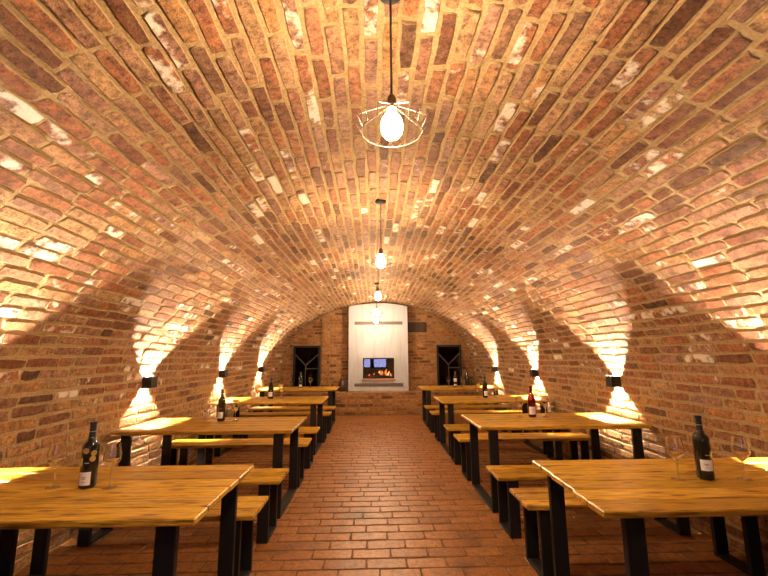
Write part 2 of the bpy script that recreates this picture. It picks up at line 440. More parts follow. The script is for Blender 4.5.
# ------------------------------------------------------------------ bricks
def brick_variant(seed, chip):
    r = np.random.default_rng(seed)
    nx, ny = 3, 2
    per = [(i, 0) for i in range(nx)] + [(nx, j) for j in range(ny)] + [(nx - i, ny) for i in range(nx)] + [(0, ny - j) for j in range(ny)]
    gx = np.linspace(-0.5, 0.5, nx + 1); gy = np.linspace(-0.5, 0.5, ny + 1)
    outl = {}
    for (i, j) in per:
        x, y = gx[i], gy[j]
        x += r.normal(0, 0.012) * chip; y += r.normal(0, 0.035) * chip
        corner = (i in (0, nx)) and (j in (0, ny))
        if corner:
            x *= 1 - 0.03 * chip * r.random(); y *= 1 - 0.16 * chip * r.random()
        outl[i, j] = (x, y)
    V = []
    for k in per: V.append((outl[k][0], outl[k][1], -0.02))            # base ring, sunk in the mortar
    for k in per: V.append((outl[k][0], outl[k][1], 0.50 + 0.2 * r.random()))
    top = {}
    for i in range(nx + 1):
        for j in range(ny + 1):
            x, y = outl.get((i, j), (gx[i] + r.normal(0, 0.03), gy[j] + r.normal(0, 0.06)))
            if (i, j) in outl:
                x *= 0.97; y *= 0.88
                z = 0.96 + r.normal(0, 0.05) * chip
            else: z = 1.0 + r.normal(0, 0.07) * chip
            top[i, j] = len(V); V.append((x, y, z))
    Fq = []; P = len(per)
    for a in range(P):
        b = (a + 1) % P
        Fq.append((a, b, P + b, P + a))
        Fq.append((P + a, P + b, top[per[b]], top[per[a]]))
    for i in range(nx):
        for j in range(ny): Fq.append((top[i, j], top[i + 1, j], top[i + 1, j + 1], top[i, j + 1]))
    return np.array(V), Fq
def sharp_tops(me):
    """crease the rim of each brick face so the face itself shades flat"""
    ev = np.zeros(len(me.edges) * 2, int); me.edges.foreach_get('vertices', ev); ev = ev.reshape(-1, 2) % 32
    P = 10
    per = {20 + q for q in (0, 3, 6, 9, 10, 11, 8, 5, 2, 1)}
    isper = np.isin(ev, list(per)).all(axis=1)
    inner = {22 + 0}
    top = ev >= 2 * P
    # rim edges: both ends on the rim of the top grid and neighbours along it
    rim = set()
    ringo = [0, 3, 6, 9, 10, 11, 8, 5, 2, 1]
    for a, b in zip(ringo, ringo[1:] + ringo[:1]): rim.add((20 + a, 20 + b)); rim.add((20 + b, 20 + a))
    fl = np.array([(int(a), int(b)) in rim for a, b in ev])
    at = me.attributes.get('sharp_edge') or me.attributes.new('sharp_edge', 'BOOLEAN', 'EDGE')
    at.data.foreach_set('value', fl)
RIM = np.array([1.0] * 20 + [0.36 if q in (0, 3, 6, 9, 10, 11, 8, 5, 2, 1) else 0.0 for q in range(12)], np.float32)
def add_rim(me, count):
    at = me.attributes.new('rim', 'FLOAT', 'POINT'); at.data.foreach_set('value', np.tile(RIM, count))
class BrickSet:
    """collects placed bricks for one surface; the 300 that show largest become parts, the rest one stuff part"""
    def __init__(self, parent, material, size, height, chip=1.0, nvar=14, seed=1, name='brick'):
        self.parent, self.m, self.name = parent, material, name
        self.L, self.W, self.H = size[0], size[1], height
        self.vars = []
        for k in range(nvar):
            V, Fq = brick_variant(seed * 100 + k, chip)
            V = V * np.array([self.L, self.W, self.H]); V[:len(V)][:, 2] = np.where(V[:, 2] < 0, -0.008, V[:, 2])
            me = bpy.data.meshes.new(name); me.from_pydata([tuple(p) for p in V], [], Fq); me.materials.append(material)
            me.polygons.foreach_set('use_smooth', [True] * len(me.polygons)); me.update()
            sharp_tops(me); add_rim(me, 1)
            self.vars.append((V, Fq, me))
        self.items = []
    def put(self, o, ex, ey, ez, sx=1.0, sy=1.0, tilt=0.02, dz=0.0, rot=0.012):
        R = Matrix((ex, ey, ez)).transposed()
        R = R @ Matrix.Rotation(random.gauss(0, tilt), 3, 'X') @ Matrix.Rotation(random.gauss(0, tilt * 0.35), 3, 'Y') @ Matrix.Rotation(random.gauss(0, rot), 3, 'Z')
        R = R @ Matrix.Diagonal((sx, sy, 1.0))
        M = Matrix.Translation(o + ez * dz) @ R.to_4x4()
        self.items.append((random.randrange(len(self.vars)), M))
    def finish(self, limit=300, hidden=None):
        n = len(self.items)
        c = np.array([[-.5, -.5], [.5, -.5], [.5, .5], [-.5, .5]]) * np.array([self.L, self.W])
        area = np.zeros(n)
        for i, (k, M) in enumerate(self.items):
            P = np.array([M @ Vector((a, b, 0)) for a, b in c]); u, v = project(P)
            if np.isnan(u).any() or u.max() < 4 or u.min() > 764 or v.max() < 4 or v.min() > 572: continue
            u, v = np.clip(u, 0, 768), np.clip(v, 0, 576)
            a = 0.5 * abs(np.dot(u, np.roll(v, 1)) - np.dot(v, np.roll(u, 1)))
            if hidden is not None and hidden(M.translation): a *= 0.02
            area[i] = a
        order = np.argsort(-area); big = [i for i in order[:limit] if area[i] > 0]
        bs = set(big)
        for i in big:
            k, M = self.items[i]
            o = bpy.data.objects.new(self.name, self.vars[k][2]); COL.objects.link(o); o.parent = self.parent; o.matrix_local = M
        VV, FF, RR = [], [], []; base = 0
        for i, (k, M) in enumerate(self.items):
            if i in bs: continue
            V, Fq, _ = self.vars[k]; A = np.array(M)
            W = V @ A[:3, :3].T + A[:3, 3]
            VV.append(W); FF.append(np.array(Fq) + base); RR.append(np.full(len(V), random.random())); base += len(V)
        if not VV: return
        VV = np.concatenate(VV); FF = np.concatenate(FF); RR = np.concatenate(RR)
        me = bpy.data.meshes.new('bricks'); me.from_pydata(VV.tolist(), [], FF.tolist()); me.materials.append(self.m)
        me.polygons.foreach_set('use_smooth', [True] * len(me.polygons))
        at = me.attributes.new('rnd', 'FLOAT', 'POINT'); at.data.foreach_set('value', RR.astype(np.float32)); me.update(); sharp_tops(me); add_rim(me, len(VV) // 32)
        o = link('bricks', me, self.parent); o['kind'] = 'stuff'

def course_cuts(a, b, length, off, jitter=0.06, header=0.06):
    """brick intervals along a course"""
    out = []; x = a - off
    while x < b:
        l = length * (1 + random.gauss(0, jitter))
        if random.random() < header: l *= 0.52
        x0, x1 = max(x, a), min(x + l, b)
        if x1 - x0 > 0.05: out.append((x0, x1))
        x += l
    return out

JOINT = 0.020
PITCH_C = 0.083
VAULT_CUT = lambda y: False
vb = BrickSet(ceiling, M_VAULT, (0.285, 0.0645), 0.009, 1.4, 18, 1)
nc = round(ARC / PITCH_C); ps = ARC / nc
for k in range(nc):
    off = (0.5 if k % 2 else 0.0) * 0.3 + random.uniform(0, 0.07)
    wj = random.gauss(0, 0.03)
    for y0, y1 in course_cuts(Y_BRICK0, Y_BACK - 0.005, 0.302, off):
        yc = (y0 + y1) / 2; l = y1 - y0 - JOINT
        s = (k + 0.5) * ps + 0.006 * math.sin(1.7 * yc + 0.35 * k) * (0 if k in (0, nc - 1) else 1)
        o, e1, e2, e3 = vault_frame(s, yc)
        vb.put(o, e1, e2, e3, l / 0.285, 1.0 + wj + random.gauss(0, 0.04), 0.022, random.gauss(0.0, 0.0016))
vb.finish()

for side, wl in ((-1, wall_left), (1, wall_right)):
    wb = BrickSet(wl, M_WALLB, (0.285, 0.063), 0.008, 1.2, 14, 2 + side)
    nr = 12; pz = SPRING / nr
    for k in range(nr):
        off = (0.5 if k % 2 else 0.0) * 0.3 + random.uniform(0, 0.08)
        for y0, y1 in course_cuts(0.8, Y_BACK - 0.005, 0.298, off, 0.09, 0.12):
            l = y1 - y0 - JOINT
            wb.put(Vector((CX + side * HW, (y0 + y1) / 2, (k + 0.5) * pz)), Vector((0, 1, 0)), Vector((0, 0, side)) , Vector((-side, 0, 0)),
                   l / 0.285, 0.98 + random.gauss(0, 0.05), 0.014, random.gauss(-0.001, 0.0014))
    wb.finish()

# floor bricks run across the room
fb = BrickSet(floor, M_FLOORB, (0.262, 0.131), 0.007, 0.45, 14, 7)
FP = 0.142; y = 1.4; k = 0
while y + FP < POD_Y:
    off = (0.5 if k % 2 else 0.0) * 0.275 + random.uniform(0, 0.03)
    for x0, x1 in course_cuts(CX - HW + 0.004, CX + HW - 0.004, 0.275, off, 0.035, 0.0):
        fb.put(Vector(((x0 + x1) / 2, y + FP / 2, 0)), Vector((1, 0, 0)), Vector((0, 1, 0)), Vector((0, 0, 1)),
               (x1 - x0 - 0.011) / 0.262, 1.0 + random.gauss(0, 0.012), 0.004, random.gauss(-0.001, 0.0008), 0.007)
    y += FP; k += 1
fb.finish(hidden=lambda p: p.x < -0.95 or p.x > 1.2)

# ------------------------------------------------------------------ back wall: bricks, podium, fireplace
CH_X0, CH_X1, CH_Y = -0.625, 0.875, 10.34
NICHE = [(-2.045, -1.37, POD_Z, 1.675), (1.635, 2.27, POD_Z, 1.675)]
HATCH = (0.90, 1.37, 2.01, 2.27)
def arch_z(x):
    q = 1 - ((x - CX) / HW) ** 2
    return SPRING + RISE * math.sqrt(max(q, 0))
bb = BrickSet(wall_back, M_WALLB, (0.285, 0.065), 0.011, 1.1, 14, 11)
z = POD_Z + 0.004; k = 0
while z < SPRING + RISE:
    off = (0.5 if k % 2 else 0.0) * 0.3 + random.uniform(0, 0.06)
    zc = z + PITCH_C / 2
    half = HW if zc + 0.03 <= SPRING else HW * math.sqrt(max(0, 1 - ((zc + 0.035 - SPRING) / RISE) ** 2))
    segs = [(CX - half + 0.015, CX + half - 0.015)]
    cuts = [(CH_X0 - 0.004, CH_X1 + 0.004)]
    for x0, x1, z0, z1 in NICHE + [HATCH]:
        if z0 - 0.04 < zc < z1 + 0.04: cuts.append((x0 - 0.01, x1 + 0.01))
    for c0, c1 in cuts:
        ns = []
        for a, b in segs:
            if c1 <= a or c0 >= b: ns.append((a, b)); continue
            if c0 > a: ns.append((a, c0))
            if c1 < b: ns.append((c1, b))
        segs = ns
    for a, b in segs:
        for x0, x1 in course_cuts(a, b, 0.30, off, 0.07, 0.1):
            bb.put(Vector(((x0 + x1) / 2, Y_BACK, zc)), Vector((1, 0, 0)), Vector((0, 0, 1)), Vector((0, -1, 0)),
                   (x1 - x0 - JOINT) / 0.285, 1 + random.gauss(0, 0.04), 0.02, random.gauss(0, 0.002))
    z += PITCH_C; k += 1
bb.finish()
# shallow pilaster beside the fireplace niche
pil = MB().box(-1.335, -1.12, 10.545, Y_BACK - 0.001, POD_Z, 2.36).build('pilaster', M_BACKM, wall_back)
pb = BrickSet(pil, M_WALLB, (0.285, 0.065), 0.011, 1.1, 8, 12)
for k in range(21):
    zc = POD_Z + 0.046 + k * PITCH_C
    if zc > 2.33: break
    cut = -1.335 + (0.07 if k % 2 else 0.145)
    for x0, x1 in ((-1.335, cut), (cut, -1.12)):
        pb.put(Vector(((x0 + x1) / 2, 10.545, zc)), Vector((1, 0, 0)), Vector((0, 0, 1)), Vector((0, -1, 0)), (x1 - x0 - 0.012) / 0.285, 1.0, 0.02, 0)
pb.finish()

podium = tag(MB().box(CX - HW, CX + HW, POD_Y, Y_BACK, 0, POD_Z - 0.01).build('hearth_podium', M_BACKM),
             'low brick podium running along the back wall under the fireplace', 'podium', kind='structure')
pd = BrickSet(podium, M_WALLB, (0.285, 0.065), 0.010, 1.0, 10, 13)
nr = 5; ph = (POD_Z - 0.075) / nr
for k in range(nr):
    off = (0.5 if k % 2 else 0.0) * 0.3 + random.uniform(0, 0.06)
    for x0, x1 in course_cuts(CX - HW + 0.01, CX + HW - 0.01, 0.30, off, 0.06, 0.1):
        pd.put(Vector(((x0 + x1) / 2, POD_Y, (k + 0.5) * ph + 0.004)), Vector((1, 0, 0)), Vector((0, 0, 1)), Vector((0, -1, 0)),
               (x1 - x0 - JOINT) / 0.285, ph / PITCH_C + random.gauss(0, 0.03), 0.02, random.gauss(0, 0.002))
pd.finish()
pc = BrickSet(podium, M_WALLB, (0.285, 0.13), 0.010, 0.8, 8, 14, name='coping_brick')
x = CX - HW + 0.01
while x + 0.14 < CX + HW:
    # coping laid flat, nose over the front
    pc.put(Vector((x + 0.07, POD_Y + 0.13, POD_Z - 0.01)), Vector((0, 1, 0)), Vector((-1, 0, 0)), Vector((0, 0, 1)), 1.0, 1.0, 0.008, 0)
    pc.put(Vector((x + 0.07, POD_Y, POD_Z - 0.042)), Vector((1, 0, 0)), Vector((0, 0, 1)), Vector((0, -1, 0)), 0.128 / 0.285, 0.062 / 0.13, 0.008, 0.002)
    x += 0.142
pc.finish()

# fireplace
fp = thing('fireplace', 'tall white plastered chimney breast with a glazed fire in it', 'fireplace', (CX, CH_Y, POD_Z))
def lx(x): return x - CX
FB = (-0.262, 0.52, 0.855, 1.357)            # opening x0 x1 z0 z1
def polyprism(mb, pts, y0, y1):
    k = len(pts)
    mb.add([(x, y0, zz) for x, zz in pts] + [(x, y1, zz) for x, zz in pts],
           [tuple(range(k)), tuple(reversed(range(k, 2 * k)))] + [(i, (i + 1) % k, k + (i + 1) % k, k + i) for i in range(k)])
cb = MB(); DY = Y_BACK - CH_Y - 0.002
topx = np.linspace(CH_X1, CH_X0, 16)
zz0 = 0.002
polyprism(cb, [(lx(CH_X0), zz0), (lx(FB[0]), zz0), (lx(FB[0]), FB[3] - POD_Z), (lx(CH_X0), FB[3] - POD_Z)], 0, DY)
polyprism(cb, [(lx(FB[1]), zz0), (lx(CH_X1), zz0), (lx(CH_X1), FB[3] - POD_Z), (lx(FB[1]), FB[3] - POD_Z)], 0, DY)
polyprism(cb, [(lx(FB[0]), zz0), (lx(FB[1]), zz0), (lx(FB[1]), FB[2] - POD_Z), (lx(FB[0]), FB[2] - POD_Z)], 0, DY)
polyprism(cb, [(lx(CH_X0), FB[3] - POD_Z), (lx(CH_X1), FB[3] - POD_Z)] + [(lx(xx), arch_z(xx) - 0.035 - POD_Z) for xx in topx], 0, DY)
cb.build('chimney_breast', M_PLASTER, fp)
w0, w1, h0, h1 = lx(FB[0]), lx(FB[1]), FB[2] - POD_Z, FB[3] - POD_Z
MB().box(w0, w1, 0.215, 0.235, h0, h1).build('firebox_back', M_SOOT, fp)
fx = MB().box(w0, w1, 0.03, 0.215, h0, h0 + 0.012).box(w0, w0 + 0.012, 0.03, 0.215, h0 + 0.012, h1).box(w1 - 0.012, w1, 0.03, 0.215, h0 + 0.012, h1).box(w0 + 0.012, w1 - 0.012, 0.03, 0.215, h1 - 0.012, h1)
fx.build('firebox_lining', M_SOOT, fp)
fr = MB(); fwid = 0.028
fr.box(w0, w1, -0.012, 0.018, h1 - fwid, h1).box(w0, w1, -0.012, 0.018, h0, h0 + fwid).box(w0, w0 + fwid, -0.012, 0.018, h0 + fwid, h1 - fwid).box(w1 - fwid, w1, -0.012, 0.018, h0 + fwid, h1 - fwid)
dfr = fr.build('fire_door', M_STEEL, fp)
MB().box(w0 + fwid, w1 - fwid, 0.0, 0.006, h0 + fwid, h1 - fwid).build('pane', M_FIREGLASS, dfr)
MB().box(w0 - 0.03, w1 + 0.03, -0.05, -0.0005, h0 - 0.05, h0 - 0.012, 0.004).build('fire_ledge', plain('terracotta_ledge', (0.42, 0.19, 0.10), 0.7), fp)
for zc, hh in ((2.232, 0.082), (0.697, 0.075)):
    g = MB().box(lx(-0.475), lx(0.745), -0.006, -0.0005, zc - POD_Z - hh / 2, zc - POD_Z + hh / 2).build('vent_grille', M_GRILLED, fp)
    for q in range(4):
        z0 = zc - POD_Z - hh / 2 + q * hh / 4 + 0.003
        MB().box(lx(-0.475) + 0.008, lx(0.745) - 0.008, -0.016, -0.006, z0, z0 + hh / 4 - 0.008).build('vent_slat', M_GRILLE, g)
for (xa, xb, yy, zz, tz, r) in ((-0.20, 0.18, 0.12, 0.05, 0.03, 0.034), (-0.05, 0.30, 0.09, 0.045, -0.01, 0.032), (0.0, 0.24, 0.12, 0.105, 0.03, 0.03), (-0.12, 0.1, 0.08, 0.04, 0.0, 0.026)):
    MB().tube([(xa, yy, h0 + zz), ((xa + xb) / 2, yy + 0.01, h0 + zz + tz / 2 + 0.006), (xb, yy - 0.01, h0 + zz + tz)], r, 9, r1=r * 0.85).build('log', M_LOG, fp, 50)
em = MB()
for q in range(26):
    ex_, ey_ = random.uniform(-0.3, 0.34), random.uniform(0.05, 0.16); r = random.uniform(0.008, 0.02)
    em.lathe([(0.001, r * 0.9), (r * 0.7, r * 0.6), (r, 0), (r * 0.8, -r * 0.5)], 6, (ex_, ey_, h0 + 0.018))
em.build('embers', M_EMBER, fp)['kind'] = 'stuff'
def flame(x, y, z, hgt, w, lean, m):
    pts = []
    for q in range(7):
        f = q / 6
        pts.append((x + lean * f * f + 0.012 * math.sin(5 * f + x * 40), y, z + hgt * f))
    prof = [0.25, 0.85, 1.0, 0.8, 0.52, 0.25, 0.02]
    mb = MB(); vs = []
    for (px, py, pz), s in zip(pts, prof):
        for q in range(8): a = q * math.pi / 4; vs.append((px + w * s * math.cos(a), py + 0.5 * w * s * math.sin(a), pz))
    mb.add(vs, [(i * 8 + q, i * 8 + (q + 1) % 8, i * 8 + 8 + (q + 1) % 8, i * 8 + 8 + q) for i in range(6) for q in range(8)])
    mb.build('flame', m, fp, 80)
for a in ((-0.10, 0.11, h0 + 0.06, 0.07, 0.022, 0.01, M_FLAME), (0.03, 0.11, h0 + 0.08, 0.12, 0.03, 0.03, M_FLAMECORE), (0.10, 0.10, h0 + 0.07, 0.13, 0.035, -0.02, M_FLAME),
          (0.19, 0.10, h0 + 0.06, 0.17, 0.038, 0.03, M_FLAME), (0.25, 0.11, h0 + 0.05, 0.13, 0.03, 0.02, M_FLAMECORE), (0.31, 0.11, h0 + 0.04, 0.10, 0.026, 0.0, M_FLAME), (-0.22, 0.11, h0 + 0.05, 0.06, 0.02, 0.0, M_FLAME)):
    flame(*a)

# wine niches with black steel grilles either side of the fireplace
for i, (x0, x1, z0, z1) in enumerate(NICHE):
    xc = (x0 + x1) / 2; w = (x1 - x0) / 2; h = z1 - z0
    nd = thing('niche_door', ['black steel niche door with Y-shaped bars, on the pilaster side of the fireplace',
                              'black steel niche door with Y-shaped bars, below the small wall hatch'][i], 'door', (xc, Y_BACK - 0.02, z0 + 0.003), 0, 'niche doors in the back wall')
    MB().box(-w, w, 0.005, 0.018, 0, h).build('back_panel', plain('niche_dark', (0.012, 0.010, 0.010), 0.8), nd)
    f = MB(); t = 0.045
    f.box(-w, -w + t, -0.035, 0.005, 0, h).box(w - t, w, -0.035, 0.005, 0, h).box(-w + t, w - t, -0.035, 0.005, h - t, h).box(-w + t, w - t, -0.035, 0.005, 0, t)
    f.build('door_frame', M_STEEL, nd)
    jx, jz = -0.02, h - 0.50
    for p, q in (((-w + t, 0, h - 0.22), (jx, 0, jz)), ((w - t, 0, h - 0.22), (jx, 0, jz)), ((jx, 0, t), (jx, 0, jz)), ((jx + 0.012, 0, jz - 0.08), (w - t, 0, jz - 0.08)), ):
        MB().bar((p[0], -0.015, p[2]), (q[0], -0.015, q[2]), 0.022, 0.03).build('bar', plain('grille_bar_steel', (0.028, 0.022, 0.02), 0.5, 0.4), nd)
    MB().box(-w + t, w - t, -0.003, 0.001, t, h - t).build('pane', M_CABGLASS, nd)
ht = thing('wall_hatch', 'small dark wooden hatch high on the brick wall beside the chimney', 'hatch', ((HATCH[0] + HATCH[1]) / 2, Y_BACK - 0.012, HATCH[2]))
w, h = (HATCH[1] - HATCH[0]) / 2, HATCH[3] - HATCH[2]
MB().box(-w, w, -0.03, 0.01, 0, 0.03).box(-w, w, -0.03, 0.01, h - 0.03, h).box(-w, -w + 0.03, -0.03, 0.01, 0.03, h - 0.03).box(w - 0.03, w, -0.03, 0.01, 0.03, h - 0.03).box(-0.02, 0.01, -0.03, 0.01, 0.03, h - 0.03).build('hatch_frame', M_DARKWOOD, ht)
for a, b in ((-w + 0.03, -0.02), (0.01, w - 0.03)):
    MB().box(a, b, -0.012, 0.008, 0.03, h - 0.03).build('panel', M_HATCH, ht)

# things standing on the podium
def lathe_thing(name, label, cat, loc, parts, group=None, seg=20):
    t = thing(name, label, cat, loc, 0, group)
    for nm, prof, m in parts: MB().lathe(prof, seg).build(nm, m, t, 40)
    return t
lathe_thing('jug', 'dark glazed jug standing on the podium beside the chimney breast', 'jug', (-0.79, 10.42, POD_Z + 0.004),
    [('body', [(0.0, 0.0), (0.075, 0.0), (0.10, 0.06), (0.105, 0.13), (0.085, 0.20), (0.05, 0.25), (0.045, 0.29), (0.055, 0.305), (0.042, 0.305), (0.035, 0.26), (0.0, 0.26)], M_CERAMIC)])
jg = [o for o in COL.objects if o.name == 'jug'][0]
MB().tube([(0.045, 0, 0.28), (0.10, 0, 0.285), (0.125, 0, 0.22), (0.10, 0, 0.15)], 0.012, 8).build('handle', M_CERAMIC, jg, 60)
for i, (xx, hh, rr) in enumerate(((-1.02, 0.17, 0.045), (-1.16, 0.14, 0.05), (-1.27, 0.15, 0.04))):
    lathe_thing('storage_jar', ['dark lidded jar on the podium, closest to the jug', 'squat dark lidded jar on the podium, between two taller jars', 'slim dark lidded jar on the podium, closest to the niche door'][i], 'jar', (xx, 10.36, POD_Z + 0.004),
        [('body', [(0, 0), (rr, 0), (rr * 1.08, 0.01), (rr * 1.08, hh * 0.7), (rr * 0.8, hh * 0.82), (rr * 0.8, hh * 0.86), (0, hh * 0.86)], M_CERAMIC),
         ('lid', [(0, hh * 0.86 + 0.0005), (rr * 0.9, hh * 0.86 + 0.0005), (rr * 0.9, hh * 0.94), (rr * 0.3, hh), (0, hh)], M_DARKWOOD)], 'dark jars on the podium', 14)
lathe_thing('tall_bottle', 'tall slim dark bottle standing on the podium by the niche door', 'bottle', (2.36, 10.40, POD_Z + 0.004),
    [('body', [(0, 0), (0.045, 0), (0.05, 0.02), (0.05, 0.30), (0.02, 0.42), (0.017, 0.50), (0.021, 0.505), (0.021, 0.53), (0, 0.53)], M_DARKGLASS)], seg=14)
lathe_thing('round_pot', 'small round dark pot on the podium beside the tall slim bottle', 'pot', (2.49, 10.38, POD_Z + 0.004),
    [('body', [(0, 0), (0.05, 0), (0.085, 0.05), (0.085, 0.10), (0.055, 0.145), (0.06, 0.16), (0.045, 0.16), (0.04, 0.13), (0, 0.13)], M_CERAMIC)], seg=16)

# ------------------------------------------------------------------ entrance behind the camera (its dusk light shows in the glass)
win = structure(link('window_1', None)); win.location = (-0.15, Y_FRONT + 0.03, 0.74)
wf = MB()
for a, b, c, d in ((-0.68, 0.92, 0.0, 0.06), (-0.68, 0.92, 1.24, 1.3), (-0.68, -0.62, 0.06, 1.24), (0.86, 0.92, 0.06, 1.24), (-0.03, 0.187, 0.06, 1.24)):
    wf.box(a, b, -0.02, 0.05, c, d)
wf.build('window_frame', M_STEEL, win)
for a, b in ((-0.62, -0.03), (0.187, 0.86)): MB().box(a, b, 0.0, 0.02, 0.06, 1.24).build('pane', M_DAYLIGHT, win)

# ------------------------------------------------------------------ tables and benches
TAB_L, TAB_W, TAB_H, TAB_T = 1.60, 0.849, 0.75, 0.029
BEN_L, BEN_W, BEN_H, BEN_T = 1.58, 0.36, 0.46, 0.029
def frame_legs(root, xs, y0, y1, top, lw, lt, names=('leg_frame', 'leg', 'foot_bar', 'top_bar')):
    for xc in xs:
        fr = MB().box(xc - lw / 2, xc + lw / 2, y0 + lt, y1 - lt, 0, 0.022, 0.003).build('leg_frame', M_STEEL, root)
        for ya, yb in ((y0, y0 + lt), (y1 - lt, y1)):
            MB().box(xc - lw / 2, xc + lw / 2, ya, yb, 0, top - 0.006, 0.003).build('leg', M_STEEL, fr)
        MB().box(xc - lw / 2, xc + lw / 2, y0 + lt, y1 - lt, top - 0.03, top - 0.006, 0.003).build('top_bar', M_STEEL, fr)
PLANKS = {}
def plank_mesh(l, w, t):
    k = (round(l, 3), round(w, 3), t)
    if k not in PLANKS:
        PLANKS[k] = MB().box(-l / 2, l / 2, -w / 2 + 0.0022, w / 2 - 0.0022, -t, 0, 0.005).mesh('plank', M_WOOD)
    return PLANKS[k]
def furniture(name, label, cat, group, xe, side, y, L_, W, H, T_, cuts, leg_in, stagger):
    """xe = aisle end (world x); the piece runs from there to the side wall; local +x points to the wall"""
    root = thing(name, label, cat, (xe + side * L_ / 2, y + W / 2, 0.007), 0, group)
    ws = np.diff(np.concatenate([[0], np.cumsum(cuts) / sum(cuts)])) * W
    yy = -W / 2
    for w_, sg in zip(ws, stagger):
        p = link('plank', plank_mesh(L_ , w_, T_), root, (side * sg, yy + w_ / 2, H - 0.007 + random.uniform(-0.0006, 0.0006)))
        yy += w_
    frame_legs(root, (-L_ / 2 + leg_in, L_ / 2 - leg_in), -W / 2 + 0.03, W / 2 - 0.03, H - 0.007 - T_ + 0.0055, 0.085, 0.035)
    return root
ORD = ['nearest the camera', 'second from the camera', 'third from the camera', 'nearest the fireplace']
T_Y = {-1: [1.80, 3.80, 6.10, 8.35], 1: [1.80, 3.85, 5.95, 8.27]}
B_FRONT = {-1: [None, 3.33, 5.40, 7.75], 1: [None, 3.33, 5.48, 7.70]}
B_BACK = {-1: [2.64, 4.65, 6.95, None], 1: [2.72, 4.79, 6.93, None]}
X_T = {-1: -0.731, 1: 0.982}; X_B = {-1: -0.722, 1: 0.970}
ROW = {-1: 'left row', 1: 'right row'}
for side in (-1, 1):
    for i in range(4):
        st = [0.0] * 6
        if i == 0 and side == 1: st = [-0.02, -0.018, -0.004, -0.002, 0.006, 0.006]; 
        else: st = [random.uniform(-0.003, 0.003) for _ in range(6)]
        furniture('dining_table', 'honey pine plank table with black legs, %s in the %s' % (ORD[i], ROW[side]), 'table', 'pine tables in two rows',
                  X_T[side] - (0.02 if side < 0 and i >= 2 else 0), side, T_Y[side][i], TAB_L, TAB_W, TAB_H, TAB_T, [1.0, 1.05, 0.95, 1.0, 1.1, 0.95], 0.125, st)
        for which, Y in (('camera', B_FRONT[side][i]), ('fireplace', B_BACK[side][i])):
            if Y is None: continue
            furniture('bench', 'pine bench, %s side of the table %s, %s' % (which, ORD[i], ROW[side]), 'bench', 'pine benches along the tables',
                      X_B[side], side, Y, BEN_L, BEN_W, BEN_H, BEN_T, [1, 1.06, 0.97], 0.125, [random.uniform(-0.003, 0.003) for _ in range(3)])

# ------------------------------------------------------------------ bottles and glasses
BORD = [(0.0, 0.004), (0.030, 0.0), (0.0365, 0.005), (0.0375, 0.012), (0.0375, 0.185), (0.0365, 0.197), (0.031, 0.211), (0.0225, 0.223), (0.0165, 0.234), (0.0145, 0.247), (0.0140, 0.295), (0.0158, 0.297), (0.0158, 0.308), (0.0, 0.308)]
BURG = [(0.0, 0.004), (0.033, 0.0), (0.0400, 0.006), (0.0410, 0.015), (0.0410, 0.135), (0.0385, 0.160), (0.0325, 0.188), (0.0245, 0.217), (0.0180, 0.240), (0.0148, 0.260), (0.0142, 0.298), (0.016, 0.300), (0.016, 0.311), (0.0, 0.311)]
def bottle(label, loc, prof, glass, foil, lab, face, medals=False, neck_print=True, upper=None):
    """face = azimuth of the label centre; lab = (z0, z1, half angle)"""
    b = thing('wine_bottle', label, 'bottle', loc, 0, 'wine bottles on the tables'); b.scale = (1.03, 1.03, 1.04)
    body = MB().lathe(prof, 28).build('glass_body', glass, b, 40)
    if foil:
        fp_ = [(r + 0.0007, z_) for r, z_ in prof if z_ >= foil and r > 0]
        r0 = np.interp(foil, [q[1] for q in prof[3:]], [q[0] for q in prof[3:]])
        fp_ = [(r0 + 0.0007, foil)] + fp_ + [(fp_[-1][0], prof[-1][1] + 0.0008), (0, prof[-1][1] + 0.0008)]
        cp = MB().lathe(fp_, 24).build('foil_capsule', M_FOIL, b, 40)
        if neck_print:
            MB().lathe([(0.0155, 0.262), (0.0155, 0.2645)], 20).build('foil_band', M_PALEINK, cp)
    R_ = max(r for r, _ in prof)
    for k, (z0, z1, ha) in enumerate([lab] + ([upper] if upper else [])):
        lb = MB().lathe([(R_ + 0.0006, z0), (R_ + 0.0006, z1)], 14, (0, 0, 0), face - ha, face + ha).build('label', M_LABEL, b, 60)
        hgt = z1 - z0
        for fz, fa in ((0.58, 0.5), (0.47, 0.35), (0.25, 0.3)):
            MB().lathe([(R_ + 0.0011, z0 + hgt * fz), (R_ + 0.0011, z0 + hgt * fz + 0.0032)], 8, (0, 0, 0), face - ha * fa, face + ha * fa * 0.6).build('label_print', M_INK, lb)
    if glass is not M_ROSE:
        MB().lathe([(R_ + 0.0006, 0.118), (R_ + 0.0006, 0.122)], 8, (0, 0, 0), face - 0.1, face + 0.4).build('body_print', M_PALEINK, b)
    if medals:
        for (az, zz) in ((face - 0.05, 0.176), (face + 0.85, 0.164), (face + 0.75, 0.138)):
            mb = MB(); vs = [(az, zz)] + [(az + 0.0135 / R_ * math.cos(t_), zz + 0.0135 * math.sin(t_)) for t_ in np.linspace(0, 2 * math.pi, 16, endpoint=False)]
            mb.add([((R_ + 0.0009) * math.cos(a), (R_ + 0.0009) * math.sin(a), zq) for a, zq in vs], [(0, 1 + q, 1 + (q + 1) % 16) for q in range(16)])
            mb.build('medal_sticker', M_GOLD, b)
    return b
G_OUT = [(0.0340, 0.0), (0.0345, 0.0015), (0.020, 0.004), (0.008, 0.007), (0.0042, 0.014), (0.0036, 0.05), (0.0042, 0.088), (0.008, 0.096)]
BOWL = [(0.0045, 0.0905), (0.014, 0.098), (0.026, 0.111), (0.0365, 0.127), (0.0410, 0.142), (0.0405, 0.160), (0.0370, 0.182), (0.0325, 0.205), (0.0310, 0.215)]
_gp = None
